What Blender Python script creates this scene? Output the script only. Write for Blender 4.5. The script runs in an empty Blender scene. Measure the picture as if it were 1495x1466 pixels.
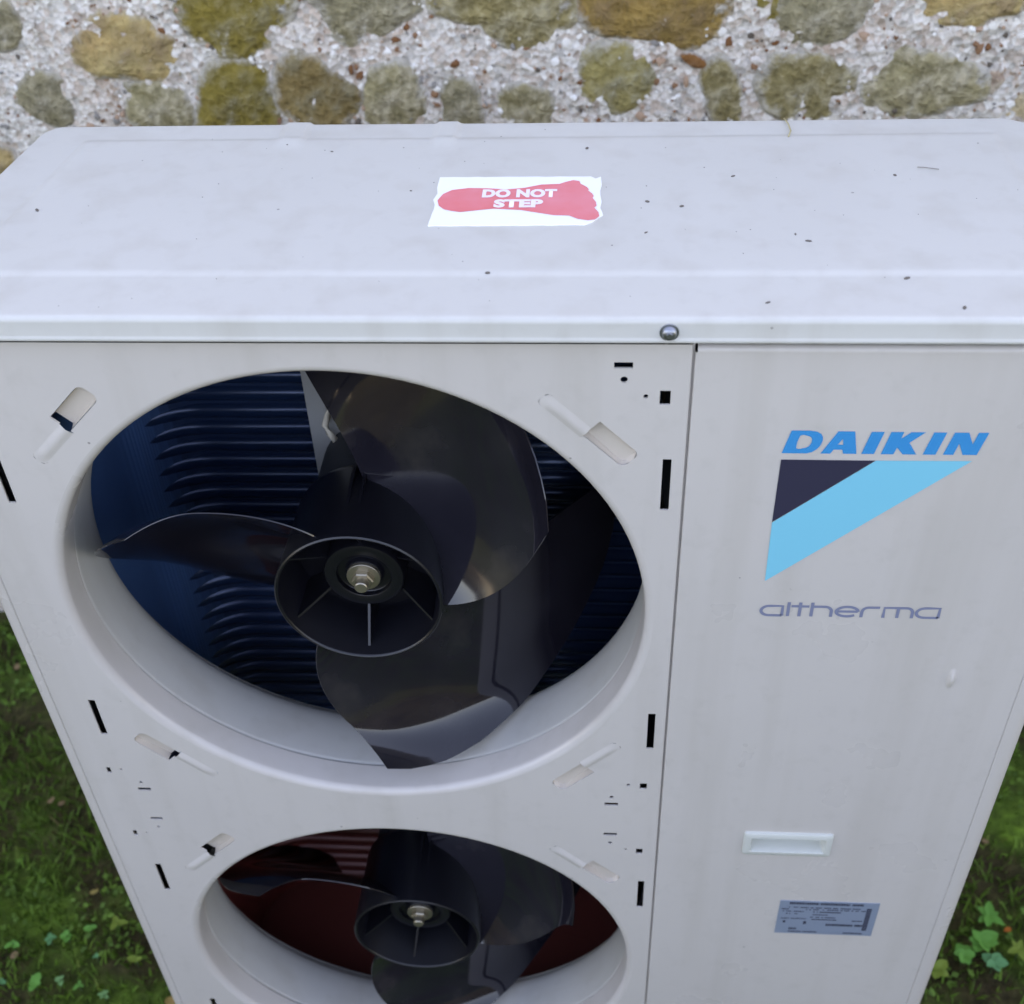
import bpy, bmesh, math, random
from math import sin, cos, pi, radians, sqrt, hypot
from mathutils import Vector, Matrix, noise
from mathutils.geometry import tessellate_polygon
random.seed(7)
scene = bpy.context.scene
C = scene.collection

# ------------------------------------------------------------------ camera
ZO = 1.2                                   # world height of the top edge of the front panels
cam_d = bpy.data.cameras.new('camera'); cam = bpy.data.objects.new('camera', cam_d); C.objects.link(cam)
R_ = Vector((0.9976036535610605, 0.05987519414829238, -0.034668595693048594))
U_ = Vector((-0.012177564078840283, 0.6452092540718899, 0.7639088462592257))
F_ = Vector((-0.06810768924820097, 0.7616560769702424, -0.6443922431869976))
cam.matrix_world = Matrix(((R_.x, U_.x, -F_.x, 0.51478474), (R_.y, U_.y, -F_.y, -0.70470193),
                           (R_.z, U_.z, -F_.z, 0.4522331 + ZO), (0, 0, 0, 1)))
cam_d.sensor_fit = 'HORIZONTAL'; cam_d.sensor_width = 36; cam_d.lens = 42.2142
cam_d.clip_start = .02; cam_d.clip_end = 500
cam_d.dof.use_dof = True; cam_d.dof.focus_distance = 0.98; cam_d.dof.aperture_fstop = 7.2
scene.camera = cam
# ------------------------------------------------------------------ sky, sun, exposure
SUN_EL, SUN_AZ = 24.0, 15.0                # sun stands behind the wall; azimuth from +Y towards +X
world = bpy.data.worlds.new('World'); scene.world = world; world.use_nodes = True
wn = world.node_tree.nodes; wl = world.node_tree.links; wn.clear()
wo = wn.new('ShaderNodeOutputWorld'); bg = wn.new('ShaderNodeBackground'); sky = wn.new('ShaderNodeTexSky')
sky.sky_type = 'NISHITA'; sky.sun_disc = False
sky.sun_elevation = radians(SUN_EL); sky.sun_rotation = radians(SUN_AZ)
sky.air_density = 1.0; sky.dust_density = 1.2; sky.ozone_density = 1.0
bg.inputs['Strength'].default_value = 0.13
wl.new(sky.outputs[0], bg.inputs[0]); wl.new(bg.outputs[0], wo.inputs[0])
sun_d = bpy.data.lights.new('sun', 'SUN'); sun_d.energy = 2.2; sun_d.angle = radians(.5); sun_d.color = (1, .93, .82)
sun = bpy.data.objects.new('sun', sun_d); C.objects.link(sun)
sd = Vector((sin(radians(SUN_AZ)) * cos(radians(SUN_EL)), cos(radians(SUN_AZ)) * cos(radians(SUN_EL)), sin(radians(SUN_EL))))
sun.rotation_euler = sd.to_track_quat('Z', 'Y').to_euler()
vs = scene.view_settings
vs.view_transform = 'Standard'; vs.look = 'None'; vs.gamma = 1; vs.use_curve_mapping = False
vs.exposure = 2.85
vs.use_white_balance = True; vs.white_balance_temperature = 8500; vs.white_balance_tint = 27

# ------------------------------------------------------------------ materials
def mat(name, col=(.5, .5, .5), rough=.5, metal=0., spec=.5, coat=0.):
    m = bpy.data.materials.new(name); m.use_nodes = True
    b = m.node_tree.nodes['Principled BSDF']
    b.inputs['Base Color'].default_value = (*col, 1); b.inputs['Roughness'].default_value = rough
    b.inputs['Metallic'].default_value = metal; b.inputs['Specular IOR Level'].default_value = spec
    b.inputs['Coat Weight'].default_value = coat
    return m, m.node_tree.nodes, m.node_tree.links, b
def ramp(n, stops, interp='LINEAR'):
    r = n.new('ShaderNodeValToRGB'); e = r.color_ramp.elements; r.color_ramp.interpolation = interp
    while len(e) < len(stops): e.new(.5)
    for k, (p, c) in enumerate(stops): e[k].position = p; e[k].color = (*c, 1) if len(c) == 3 else c
    return r
def tex(n, l, kind, scale, detail=4, rough=.55, coord='Object', **kw):
    tc = n.new('ShaderNodeTexCoord'); t = n.new(kind); t.inputs['Scale'].default_value = scale
    if kind == 'ShaderNodeTexNoise': t.inputs['Detail'].default_value = detail; t.inputs['Roughness'].default_value = rough
    l.new(tc.outputs[coord], t.inputs['Vector'])
    return t
def bump(n, l, b, h, strength, dist):
    bp = n.new('ShaderNodeBump'); bp.inputs['Strength'].default_value = strength; bp.inputs['Distance'].default_value = dist
    l.new(h, bp.inputs['Height'])
    prev = b.inputs['Normal'].links[0].from_socket if b.inputs['Normal'].links else None
    if prev: l.new(prev, bp.inputs['Normal'])
    l.new(bp.outputs[0], b.inputs['Normal'])
def mix(n, l, fac, a, c, mode='MIX'):
    m = n.new('ShaderNodeMix'); m.data_type = 'RGBA'; m.blend_type = mode
    for s, v in ((0, fac), (6, a), (7, c)):
        if isinstance(v, (int, float)): m.inputs[s].default_value = v
        elif isinstance(v, tuple): m.inputs[s].default_value = (*v, 1)
        else: l.new(v, m.inputs[s])
    return m.outputs[2]

def paint(name, base, rough, specks=True):
    m, n, l, b = mat(name, base, rough)
    t1 = tex(n, l, 'ShaderNodeTexNoise', 5, 5); t2 = tex(n, l, 'ShaderNodeTexNoise', 60, 4)
    r1 = ramp(n, [(.35, tuple(c * .97 for c in base)), (.65, base)]); l.new(t1.outputs[0], r1.inputs[0])
    col = r1.outputs[0]
    # thin dusty bloom
    r2 = ramp(n, [(.55, (0, 0, 0)), (.8, (.18, .18, .18))]); l.new(t2.outputs[0], r2.inputs[0])
    col = mix(n, l, r2.outputs[0], col, (.40, .37, .32))
    if specks:
        v = tex(n, l, 'ShaderNodeTexVoronoi', 38)
        lt = n.new('ShaderNodeMath'); lt.operation = 'LESS_THAN'; lt.inputs[1].default_value = .045; l.new(v.outputs['Distance'], lt.inputs[0])
        sx = n.new('ShaderNodeSeparateColor'); l.new(v.outputs['Color'], sx.inputs[0])
        gt = n.new('ShaderNodeMath'); gt.operation = 'GREATER_THAN'; gt.inputs[1].default_value = .86; l.new(sx.outputs[0], gt.inputs[0])
        mu = n.new('ShaderNodeMath'); mu.operation = 'MULTIPLY'; l.new(lt.outputs[0], mu.inputs[0]); l.new(gt.outputs[0], mu.inputs[1])
        mu2 = n.new('ShaderNodeMath'); mu2.operation = 'MULTIPLY'; mu2.inputs[1].default_value = .6; l.new(mu.outputs[0], mu2.inputs[0])
        col = mix(n, l, mu2.outputs[0], col, (.12, .10, .09))
    mp = n.new('ShaderNodeMapping'); mp.inputs['Scale'].default_value = (1, 1, .06); tcs = n.new('ShaderNodeTexCoord'); l.new(tcs.outputs['Object'], mp.inputs[0])
    ts = n.new('ShaderNodeTexNoise'); ts.inputs['Scale'].default_value = 26; ts.inputs['Detail'].default_value = 6; l.new(mp.outputs[0], ts.inputs['Vector'])
    rs_ = ramp(n, [(.50, (0, 0, 0)), (.74, (.30, .30, .30))]); l.new(ts.outputs[0], rs_.inputs[0]); col = mix(n, l, rs_.outputs[0], col, (.43, .39, .33))
    l.new(col, b.inputs['Base Color'])
    rr = n.new('ShaderNodeMapRange'); rr.inputs[3].default_value = rough - .05; rr.inputs[4].default_value = rough + .14
    l.new(t1.outputs[0], rr.inputs[0]); l.new(rr.outputs[0], b.inputs['Roughness'])
    w = tex(n, l, 'ShaderNodeTexNoise', 3.2, 2)
    bump(n, l, b, w.outputs[0], .25, .004)
    bump(n, l, b, t2.outputs[0], .06, .0008)
    return m
PAINT = paint('ivory_bounce_paint', (.60, .553, .512), .25)  # front coloured warmer than the lid to carry warm bounce light
PAINT_LID = paint('ivory_lid_paint', (.585, .57, .527), .36)
PAINT_PLASTIC = paint('ivory_plastic', (.58, .56, .52), .40, False)

def fan_plastic():
    m, n, l, b = mat('fan_plastic', (.012, .011, .013), .10, 0, .55, 0.)
    t = tex(n, l, 'ShaderNodeTexNoise', 14, 5)
    r = ramp(n, [(.40, (.011, .010, .015)), (.60, (.016, .0145, .020)), (.80, (.036, .031, .033))]); l.new(t.outputs[0], r.inputs[0])
    l.new(r.outputs[0], b.inputs['Base Color'])
    rr = ramp(n, [(.40, (.06, .06, .06)), (.80, (.12, .12, .12))]); l.new(t.outputs[0], rr.inputs[0]); l.new(rr.outputs[0], b.inputs['Roughness'])
    t3 = tex(n, l, 'ShaderNodeTexNoise', 9, 2); bump(n, l, b, t3.outputs[0], .05, .004)
    return m
FAN = fan_plastic()
HUBM = mat('hub_plastic', (.006, .006, .009), .32)[0]
DARK = mat('dark_interior', (.02, .022, .026), .7)[0]
def fins(name, c1, c2):
    m, n, l, b = mat(name, c1, .35, .25)
    t = tex(n, l, 'ShaderNodeTexNoise', 8, 4); r = ramp(n, [(.3, c1), (.7, c2)]); l.new(t.outputs[0], r.inputs[0])
    l.new(r.outputs[0], b.inputs['Base Color'])
    w = tex(n, l, 'ShaderNodeTexWave', 160); w.bands_direction = 'X'; bump(n, l, b, w.outputs[0], .25, .001)
    return m
FIN_LIT = fins('lit_blue_fins', (.055, .15, .34), (.075, .19, .42))  # lit copy of the fins, light painted in as a stronger blue
FIN_SHADED = fins('shaded_blue_fins', (.016, .036, .085), (.022, .048, .11))  # shaded copy of the same fins for the flat back
FIN_RED = fins('red_reflection_fins', (.16, .028, .022), (.24, .042, .030))  # reflected red light painted into the lower fins
TUBE = mat('coil_tube_blue', (.013, .034, .085), .25, .3)[0]
TUBE_RED = mat('red_reflection_tube', (.085, .017, .014), .35, .3)[0]  # same reflected red carried onto the lower tubes
STEEL = mat('zinc_steel', (.55, .56, .58), .28, 1.)[0]
GALV = mat('galvanised_sheet', (.42, .42, .41), .45, .35)[0]
CREAM = mat('cream_cable', (.62, .55, .44), .5)[0]
BRIGHT_BLUE = mat('print_blue', (.0, .27, .58), .6, 0, .06)[0]
PALE_BLUE = mat('print_pale_blue', (.14, .57, .72), .6, 0, .1)[0]
NAVY = mat('print_navy', (.035, .033, .062), .35)[0]
GREYPRINT = mat('print_grey', (.21, .23, .33), .45)[0]
WHITE = mat('sticker_white', (.90, .90, .90), .5)[0]
REDPRINT = None
def redprint():
    m, n, l, b = mat('print_faded_red', (.8, .2, .25), .5)
    t = tex(n, l, 'ShaderNodeTexNoise', 25, 4); r = ramp(n, [(.3, (.84, .17, .18)), (.7, (.86, .26, .30))])
    l.new(t.outputs[0], r.inputs[0]); l.new(r.outputs[0], b.inputs['Base Color'])
    return m
REDPRINT = redprint()
PINKWHITE = mat('print_white', (.88, .80, .84), .5)[0]
PLATE = mat('plate_silver', (.27, .33, .43), .35, .2)[0]
PLATE_INK = mat('plate_ink', (.05, .055, .085), .5)[0]
HANDLE_W = mat('handle_white', (.60, .61, .56), .4)[0]
RUST = mat('rust_stain', (.30, .20, .11), .8)[0]

# ------------------------------------------------------------------ object helpers
def obj(name, verts, faces, m, parent=None, smooth=False, loc=(0, 0, 0), kind=None):
    me = bpy.data.meshes.new(name); me.from_pydata([tuple(v) for v in verts], [], faces)
    if smooth: me.polygons.foreach_set('use_smooth', [True] * len(me.polygons))
    for mm in (m if isinstance(m, (list, tuple)) else [m]): me.materials.append(mm)
    me.update()
    o = bpy.data.objects.new(name, me); C.objects.link(o); o.location = loc
    if parent: o.parent = parent
    if kind: o['kind'] = kind
    return o
def tag(o, label, cat, group=None):
    o['label'] = label; o['category'] = cat
    if group: o['group'] = group
    return o
class MB:
    def __init__(s): s.v = []; s.f = []
    def add(s, v, f):
        k = len(s.v); s.v += [tuple(a) for a in v]; s.f += [tuple(i + k for i in q) for q in f]
    def box(s, x0, x1, y0, y1, z0, z1):
        s.add([(x0, y0, z0), (x1, y0, z0), (x1, y1, z0), (x0, y1, z0), (x0, y0, z1), (x1, y0, z1), (x1, y1, z1), (x0, y1, z1)],
              [(0, 3, 2, 1), (4, 5, 6, 7), (0, 1, 5, 4), (1, 2, 6, 5), (2, 3, 7, 6), (3, 0, 4, 7)])
    def lathe(s, prof, n=48, axis='y', close=False):
        """prof: (radius, along) pairs revolved about the y axis"""
        v = []; f = []
        for r, a in prof:
            for k in range(n):
                t = 2 * pi * k / n; v.append((r * cos(t), a, r * sin(t)))
        for i in range(len(prof) - 1):
            for k in range(n):
                k2 = (k + 1) % n; f.append((i * n + k, (i + 1) * n + k, (i + 1) * n + k2, i * n + k2))
        s.add(v, f)
    def grid(s, rows, closed=False):
        v = [p for r in rows for p in r]; w = len(rows[0]); f = []
        for i in range(len(rows) - 1):
            for j in range(w if closed else w - 1):
                j2 = (j + 1) % w; f.append((i * w + j, i * w + j2, (i + 1) * w + j2, (i + 1) * w + j))
        s.add(v, f)
    def tube(s, pts, r, n=8, caps=True):
        rows = []
        for i, p in enumerate(pts):
            p = Vector(p); a = Vector(pts[max(i - 1, 0)]); b = Vector(pts[min(i + 1, len(pts) - 1)])
            d = (b - a).normalized(); q = d.cross(Vector((0, 0, 1)))
            if q.length < .1: q = d.cross(Vector((1, 0, 0)))
            q.normalize(); w = d.cross(q)
            rows.append([p + (q * cos(2 * pi * k / n) + w * sin(2 * pi * k / n)) * r for k in range(n)])
        k0 = len(s.v); s.grid(rows, True)
        if caps: s.f.append(tuple(k0 + k for k in range(n))); s.f.append(tuple(k0 + (len(pts) - 1) * n + k for k in reversed(range(n))))
    def flat(s, outer, holes, fn):
        """fill a 2-D outline with holes; fn maps (a, b) to 3-D"""
        polys = [[Vector((x, z, 0)) for x, z in p] for p in [outer] + holes]
        pts = [p for q in polys for p in q]
        tri = tessellate_polygon(polys)
        s.add([fn(p.x, p.y) for p in pts], [tuple(t) for t in tri])
    def wall(s, outline, fn0, fn1):
        a = [fn0(x, z) for x, z in outline]; b = [fn1(x, z) for x, z in outline]
        s.grid([a, b], True)
    def build(s, name, m, parent=None, smooth=False, loc=(0, 0, 0), kind=None):
        return obj(name, s.v, s.f, m, parent, smooth, loc, kind)
def fix(o, smooth_angle=None):
    bm = bmesh.new(); bm.from_mesh(o.data); bmesh.ops.remove_doubles(bm, verts=bm.verts, dist=1e-6)
    bmesh.ops.recalc_face_normals(bm, faces=bm.faces)
    if smooth_angle is not None:
        for f in bm.faces: f.smooth = True
        for e in bm.edges:
            if len(e.link_faces) == 2 and e.calc_face_angle(0) > radians(smooth_angle): e.smooth = False
    bm.to_mesh(o.data); bm.free(); return o
def circle(cx, cz, r, n=96): return [(cx + r * cos(2 * pi * k / n), cz + r * sin(2 * pi * k / n)) for k in range(n)]
def rect(x0, x1, z0, z1): return [(x0, z0), (x1, z0), (x1, z1), (x0, z1)]
def crect(cx, cz, w, h): return rect(cx - w / 2, cx + w / 2, cz - h / 2, cz + h / 2)

# ================================================================== SETTING
# ground: one sheet, dense round the unit and coarse to the horizon
def axis_samples(lo, hi, step, far):
    a = []; x = lo
    while x <= hi: a.append(x); x += step
    d = step; r = [a[-1]]
    while r[-1] < far: d *= 1.6; r.append(r[-1] + d)
    d = step; q = [a[0]]
    while q[-1] > -far: d *= 1.6; q.append(q[-1] - d)
    return q[:0:-1] + a + r[1:]
gx = axis_samples(-1.0, 1.9, .025, 120); gy = axis_samples(-.6, .92, .025, 120)
def ghz(x, y):
    w = max(0, 1 - max(0, hypot(x - .45, y - .2) - 1.5))
    return w * (.022 * noise.noise((x * 4, y * 4, .3)) + .010 * noise.noise((x * 17, y * 17, 1.7)))
mb = MB(); mb.grid([[(x, y, ghz(x, y)) for x in gx] for y in gy])
gm, n, l, b = mat('garden_soil_and_moss', (.04, .045, .02), .95, 0, .2)
t1 = tex(n, l, 'ShaderNodeTexNoise', 7, 6); t2 = tex(n, l, 'ShaderNodeTexNoise', 60, 5)
r1 = ramp(n, [(.30, (.042, .030, .014)), (.45, (.056, .050, .018)), (.55, (.062, .105, .016)), (.72, (.10, .19, .022))]); l.new(t1.outputs[0], r1.inputs[0])
r2 = ramp(n, [(.3, (.45, .45, .45)), (.7, (1.25, 1.25, 1.15))]); l.new(t2.outputs[0], r2.inputs[0])
l.new(mix(n, l, 1., r1.outputs[0], r2.outputs[0], 'MULTIPLY'), b.inputs['Base Color']); bump(n, l, b, t2.outputs[0], .8, .01)
ground = mb.build('ground', gm, smooth=True, kind='structure')

# ------------------------------------------------------------------ rubble wall
WY = .90
STONES = [
 ('tan', [(-0.188,1.101),(-0.167,1.125),(-0.132,1.134),(-0.099,1.126),(-0.081,1.109),(-0.058,1.097),(-0.058,1.077),(-0.07,1.055),(-0.107,1.05),(-0.141,1.058),(-0.177,1.06),(-0.189,1.079)]),
 ('olive', [(-0.032,1.172),(-0.037,1.14),(-0.023,1.111),(-0.003,1.096),(0.012,1.084),(0.042,1.083),(0.07,1.102),(0.089,1.126),(0.101,1.17),(0.04,1.193)]),
 ('olive', [(-0.037,1.006),(-0.025,1.042),(-0.002,1.064),(0.036,1.066),(0.056,1.051),(0.058,1.02),(0.06,0.986),(0.006,0.974),(-0.043,0.979)]),
 ('brown', [(0.077,1.024),(0.087,1.061),(0.11,1.076),(0.133,1.071),(0.156,1.049),(0.179,1.039),(0.179,1.017),(0.159,0.99),(0.126,0.982),(0.088,1.002)]),
 ('grey', [(0.15,1.17),(0.16,1.133),(0.167,1.111),(0.181,1.096),(0.207,1.098),(0.231,1.112),(0.253,1.125),(0.274,1.139),(0.282,1.168),(0.22,1.192)]),
 ('greyolive', [(0.309,1.167),(0.314,1.133),(0.338,1.121),(0.363,1.113),(0.385,1.095),(0.405,1.085),(0.433,1.09),(0.464,1.114),(0.479,1.136),(0.474,1.164),(0.394,1.182)]),
 ('gold', [(0.504,1.162),(0.505,1.124),(0.524,1.107),(0.555,1.1),(0.593,1.094),(0.603,1.085),(0.628,1.085),(0.654,1.097),(0.664,1.107),(0.67,1.135),(0.674,1.159),(0.589,1.183)]),
 ('pale', [(0.193,1.001),(0.203,1.046),(0.22,1.057),(0.247,1.061),(0.263,1.043),(0.271,1.011),(0.266,0.987),(0.196,0.984)]),
 ('grey', [(0.299,0.989),(0.307,1.035),(0.323,1.042),(0.344,1.032),(0.35,0.999),(0.346,0.98),(0.314,0.975)]),
 ('palegold', [(0.495,1.046),(0.503,1.074),(0.53,1.082),(0.564,1.082),(0.581,1.071),(0.586,1.041),(0.579,1.019),(0.549,1.002),(0.519,1.0),(0.503,1.016)]),
 ('greyolive', [(0.655,1.036),(0.661,1.057),(0.676,1.063),(0.692,1.048),(0.703,1.018),(0.701,0.987),(0.673,0.987)]),
 ('rust', [(0.625,1.072),(0.639,1.073),(0.655,1.061),(0.653,1.055),(0.64,1.057),(0.63,1.064)]),
 ('greyolive', [(0.739,1.023),(0.747,1.056),(0.766,1.067),(0.8,1.067),(0.829,1.057),(0.847,1.043),(0.844,1.017),(0.826,0.993),(0.768,0.991)]),
 ('grey', [(0.738,1.159),(0.744,1.124),(0.757,1.093),(0.786,1.088),(0.804,1.088),(0.828,1.098),(0.845,1.116),(0.854,1.144),(0.852,1.157),(0.791,1.177)]),
 ('pale', [(0.872,1.031),(0.882,1.064),(0.904,1.079),(0.935,1.07),(0.97,1.063),(1.0,1.051),(1.018,1.037),(1.014,1.015),(0.984,1.006),(0.942,0.994),(0.89,1.002)]),
 ('tan', [(0.911,1.156),(0.921,1.121),(0.943,1.11),(0.966,1.108),(0.998,1.109),(1.007,1.118),(1.035,1.122),(1.047,1.135),(1.047,1.154),(0.974,1.174)]),
 ('grey', [(-0.296,1.024),(-0.277,1.052),(-0.25,1.057),(-0.226,1.041),(-0.223,1.013),(-0.238,0.989),(-0.264,0.99),(-0.288,1.008)]),
 ('pale', [(-0.135,1.033),(-0.099,1.043),(-0.068,1.032),(-0.056,1.014),(-0.064,0.988),(-0.133,0.986)]),
 ('pale', [(0.381,0.999),(0.39,1.026),(0.411,1.033),(0.442,1.022),(0.455,0.998),(0.441,0.977),(0.388,0.977)]),
 ('grey', [(-0.3,1.127),(-0.276,1.153),(-0.264,1.143),(-0.264,1.119),(-0.278,1.1),(-0.31,1.095)]),
 ('cream', [(1.045,0.996),(1.064,1.012),(1.089,1.015),(1.104,0.99),(1.085,0.974)]),
 ('tan', [(-0.359,0.944),(-0.339,0.947),(-0.333,0.933),(-0.347,0.913),(-0.377,0.905)]),
 ('pink', [(1.022,1.041),(1.045,1.048),(1.066,1.034),(1.052,1.015),(1.029,1.02)]),
 ('olive', [(0.716,1.146),(0.73,1.158),(0.747,1.154),(0.747,1.118),(0.727,1.116)]),
]
STONE_COL = {'tan': ((.30, .215, .105), (.36, .31, .16), (.20, .155, .10)), 'olive': ((.145, .12, .028), (.20, .165, .045), (.15, .14, .085)),
             'brown': ((.16, .12, .055), (.21, .165, .075), (.15, .14, .10)), 'grey': ((.17, .165, .12), (.215, .20, .13), (.24, .235, .20)),
             'greyolive': ((.17, .15, .075), (.22, .195, .105), (.25, .24, .18)), 'gold': ((.20, .135, .045), (.25, .18, .07), (.14, .10, .055)),
             'pale': ((.20, .19, .115), (.26, .24, .16), (.31, .30, .25)), 'palegold': ((.22, .20, .085), (.28, .25, .12), (.20, .20, .15)),
             'rust': ((.20, .09, .03), (.24, .12, .05), (.16, .09, .05)), 'cream': ((.42, .36, .25), (.47, .42, .32), (.36, .31, .22)),
             'pink': ((.30, .235, .20), (.36, .29, .25), (.33, .31, .28))}
def stone_mat(k):
    a, c, d = [tuple(v * w for v, w in zip(t, (1.42, 1.28, 1.10))) for t in STONE_COL[k]]
    m, n, l, b = mat('stone_' + k, a, .9, 0, .25)
    t1 = tex(n, l, 'ShaderNodeTexNoise', 16, 6, .65); t2 = tex(n, l, 'ShaderNodeTexNoise', 70, 6, .7); t3 = tex(n, l, 'ShaderNodeTexNoise', 34, 5, .6)
    r = ramp(n, [(.36, a), (.62, c)]); l.new(t1.outputs[0], r.inputs[0])
    r3 = ramp(n, [(.46, (0, 0, 0)), (.62, (.9, .9, .9))]); l.new(t3.outputs[0], r3.inputs[0])
    r2 = ramp(n, [(.3, (.55, .55, .58)), (.5, (1, 1, 1)), (.70, (1.4, 1.38, 1.32))]); l.new(t2.outputs[0], r2.inputs[0])
    col = mix(n, l, r3.outputs[0], r.outputs[0], d)
    t4 = tex(n, l, 'ShaderNodeTexNoise', 22, 7, .7); r4 = ramp(n, [(.60, (0, 0, 0)), (.68, (.8, .8, .8))]); l.new(t4.outputs[0], r4.inputs[0])
    col = mix(n, l, r4.outputs[0], col, (.56, .52, .46))
    col = mix(n, l, 1., col, r2.outputs[0], 'MULTIPLY')
    at = n.new('ShaderNodeAttribute'); at.attribute_name = 'lime_rim'; t5 = tex(n, l, 'ShaderNodeTexNoise', 45, 8, .75)
    ma = n.new('ShaderNodeMath'); ma.operation = 'MULTIPLY_ADD'; ma.inputs[1].default_value = 1.15; l.new(t5.outputs[0], ma.inputs[0]); l.new(at.outputs['Fac'], ma.inputs[2])
    r5 = ramp(n, [(.80, (0, 0, 0)), (.93, (.85, .85, .85))]); mh = n.new('ShaderNodeMath'); mh.operation = 'MULTIPLY'; mh.inputs[1].default_value = .5; l.new(ma.outputs[0], mh.inputs[0]); l.new(mh.outputs[0], r5.inputs[0])
    tl_ = ramp(n, [(.3, (.36, .33, .28)), (.7, (.66, .61, .54))]); l.new(t2.outputs[0], tl_.inputs[0])
    l.new(mix(n, l, r5.outputs[0], col, tl_.outputs[0]), b.inputs['Base Color'])
    bump(n, l, b, t3.outputs[0], .9, .016); bump(n, l, b, t2.outputs[0], .8, .005)
    return m
SM = {k: stone_mat(k) for k in STONE_COL}
# mortar bed
mm, n, l, b = mat('pebbly_lime_mortar', (.4, .38, .35), .95, 0, .2)
t1 = tex(n, l, 'ShaderNodeTexNoise', 12, 6, .6); t2 = tex(n, l, 'ShaderNodeTexNoise', 110, 5, .7); v = tex(n, l, 'ShaderNodeTexVoronoi', 120)
r1 = ramp(n, [(.32, (.60, .56, .52)), (.5, (.72, .67, .61)), (.68, (.82, .78, .73))]); l.new(t1.outputs[0], r1.inputs[0])
r2 = ramp(n, [(.28, (.50, .47, .44)), (.5, (1.04, 1.03, 1.0)), (.72, (1.35, 1.33, 1.28))]); l.new(t2.outputs[0], r2.inputs[0])
col = mix(n, l, 1., r1.outputs[0], r2.outputs[0], 'MULTIPLY')
tp = tex(n, l, 'ShaderNodeTexNoise', 6, 4, .6); rp_ = ramp(n, [(.46, (0, 0, 0)), (.66, (.75, .75, .75))]); l.new(tp.outputs[0], rp_.inputs[0]); col = mix(n, l, rp_.outputs[0], col, (.60, .45, .34))
sx = n.new('ShaderNodeSeparateColor'); l.new(v.outputs['Color'], sx.inputs[0])
rv = ramp(n, [(0, (.20, .10, .05)), (.10, (.30, .17, .10)), (.20, (.50, .36, .27)), (.32, (.33, .31, .28)), (.5, (.70, .64, .58)), (.8, (.82, .79, .74))], 'CONSTANT'); l.new(sx.outputs[0], rv.inputs[0])
l.new(mix(n, l, .45, col, rv.outputs[0]), b.inputs['Base Color'])
bump(n, l, b, t1.outputs[0], .6, .015); bump(n, l, b, v.outputs['Distance'], .7, .006); bump(n, l, b, t2.outputs[0], .7, .004)

def inpoly(x, z, P):
    c = False; j = len(P) - 1
    for i in range(len(P)):
        if (P[i][1] > z) != (P[j][1] > z) and x < (P[j][0] - P[i][0]) * (z - P[i][1]) / (P[j][1] - P[i][1]) + P[i][0]: c = not c
        j = i
    return c
# more stones of the same kind where the photograph cannot see, so the wall goes on
rs = random.Random(11); cent = []
for k, P in STONES:
    cx = sum(p[0] for p in P) / len(P); cz = sum(p[1] for p in P) / len(P)
    cent.append((cx, cz, max(hypot(p[0] - cx, p[1] - cz) for p in P)))
shown = len(STONES); tries = 0
while len(STONES) < 298 and tries < 20000:
    tries += 1
    x = rs.uniform(-1.7, 2.6); z = rs.uniform(.06, 2.1); r = rs.uniform(.06, .10) if tries < 6000 else rs.uniform(.035, .065)
    if -.42 < x < 1.12 and .90 < z < 1.22: continue
    if any(hypot((x - a) * .85, z - c) < r * .95 + q * .92 + .006 for a, c, q in cent): continue
    ka = rs.uniform(.75, 1.0); kk = rs.choice(['tan', 'olive', 'brown', 'grey', 'greyolive', 'gold', 'pale', 'palegold', 'grey', 'greyolive'])
    N = 10; ph = rs.uniform(0, 6)
    P = [(x + r * 1.12 * (1 + .32 * noise.noise((cos(t) * 1.3 + ph, sin(t) * 1.3, ph))) * cos(t), z + ka * r * (1 + .35 * noise.noise((cos(t) + ph * 3, sin(t), 1)) ) * sin(t)) for t in [2 * pi * q / N for q in range(N)]]
    STONES.append((kk, P)); cent.append((x, z, r))
wall = bpy.data.objects.new('rubble_stone_wall', None); C.objects.link(wall); wall.location = (.45, WY, 0)
tag(wall, 'rubble stone wall of olive and tan stones in pale pebbly mortar behind the white unit', 'stone wall')
WX0, WX1, WZ1 = -4.0, 5.0, 2.6
wx = []; x = WX0
while x < WX1: wx.append(x); x += .0055 if -.50 < x < 1.25 else .06
wx.append(WX1)
wz = []; z = -.05
while z < WZ1: wz.append(z); z += .0055 if .85 < z < 1.28 else .05
wz.append(WZ1)
def my(x, z): return -.0065 * noise.noise((x * 13, z * 13, 2.2)) - .004 * noise.noise((x * 45, z * 45, 5.1)) - .002 * noise.noise((x * 130, z * 130, 9))
mb = MB(); mb.grid([[(x - .45, my(x, z), z) for x in wx] for z in wz])
k0 = len(mb.v); mb.box(WX0 - .45, WX1 - .45, .03, .45, -.05, WZ1)
mortar = mb.build('mortar', mm, wall, True)
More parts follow.
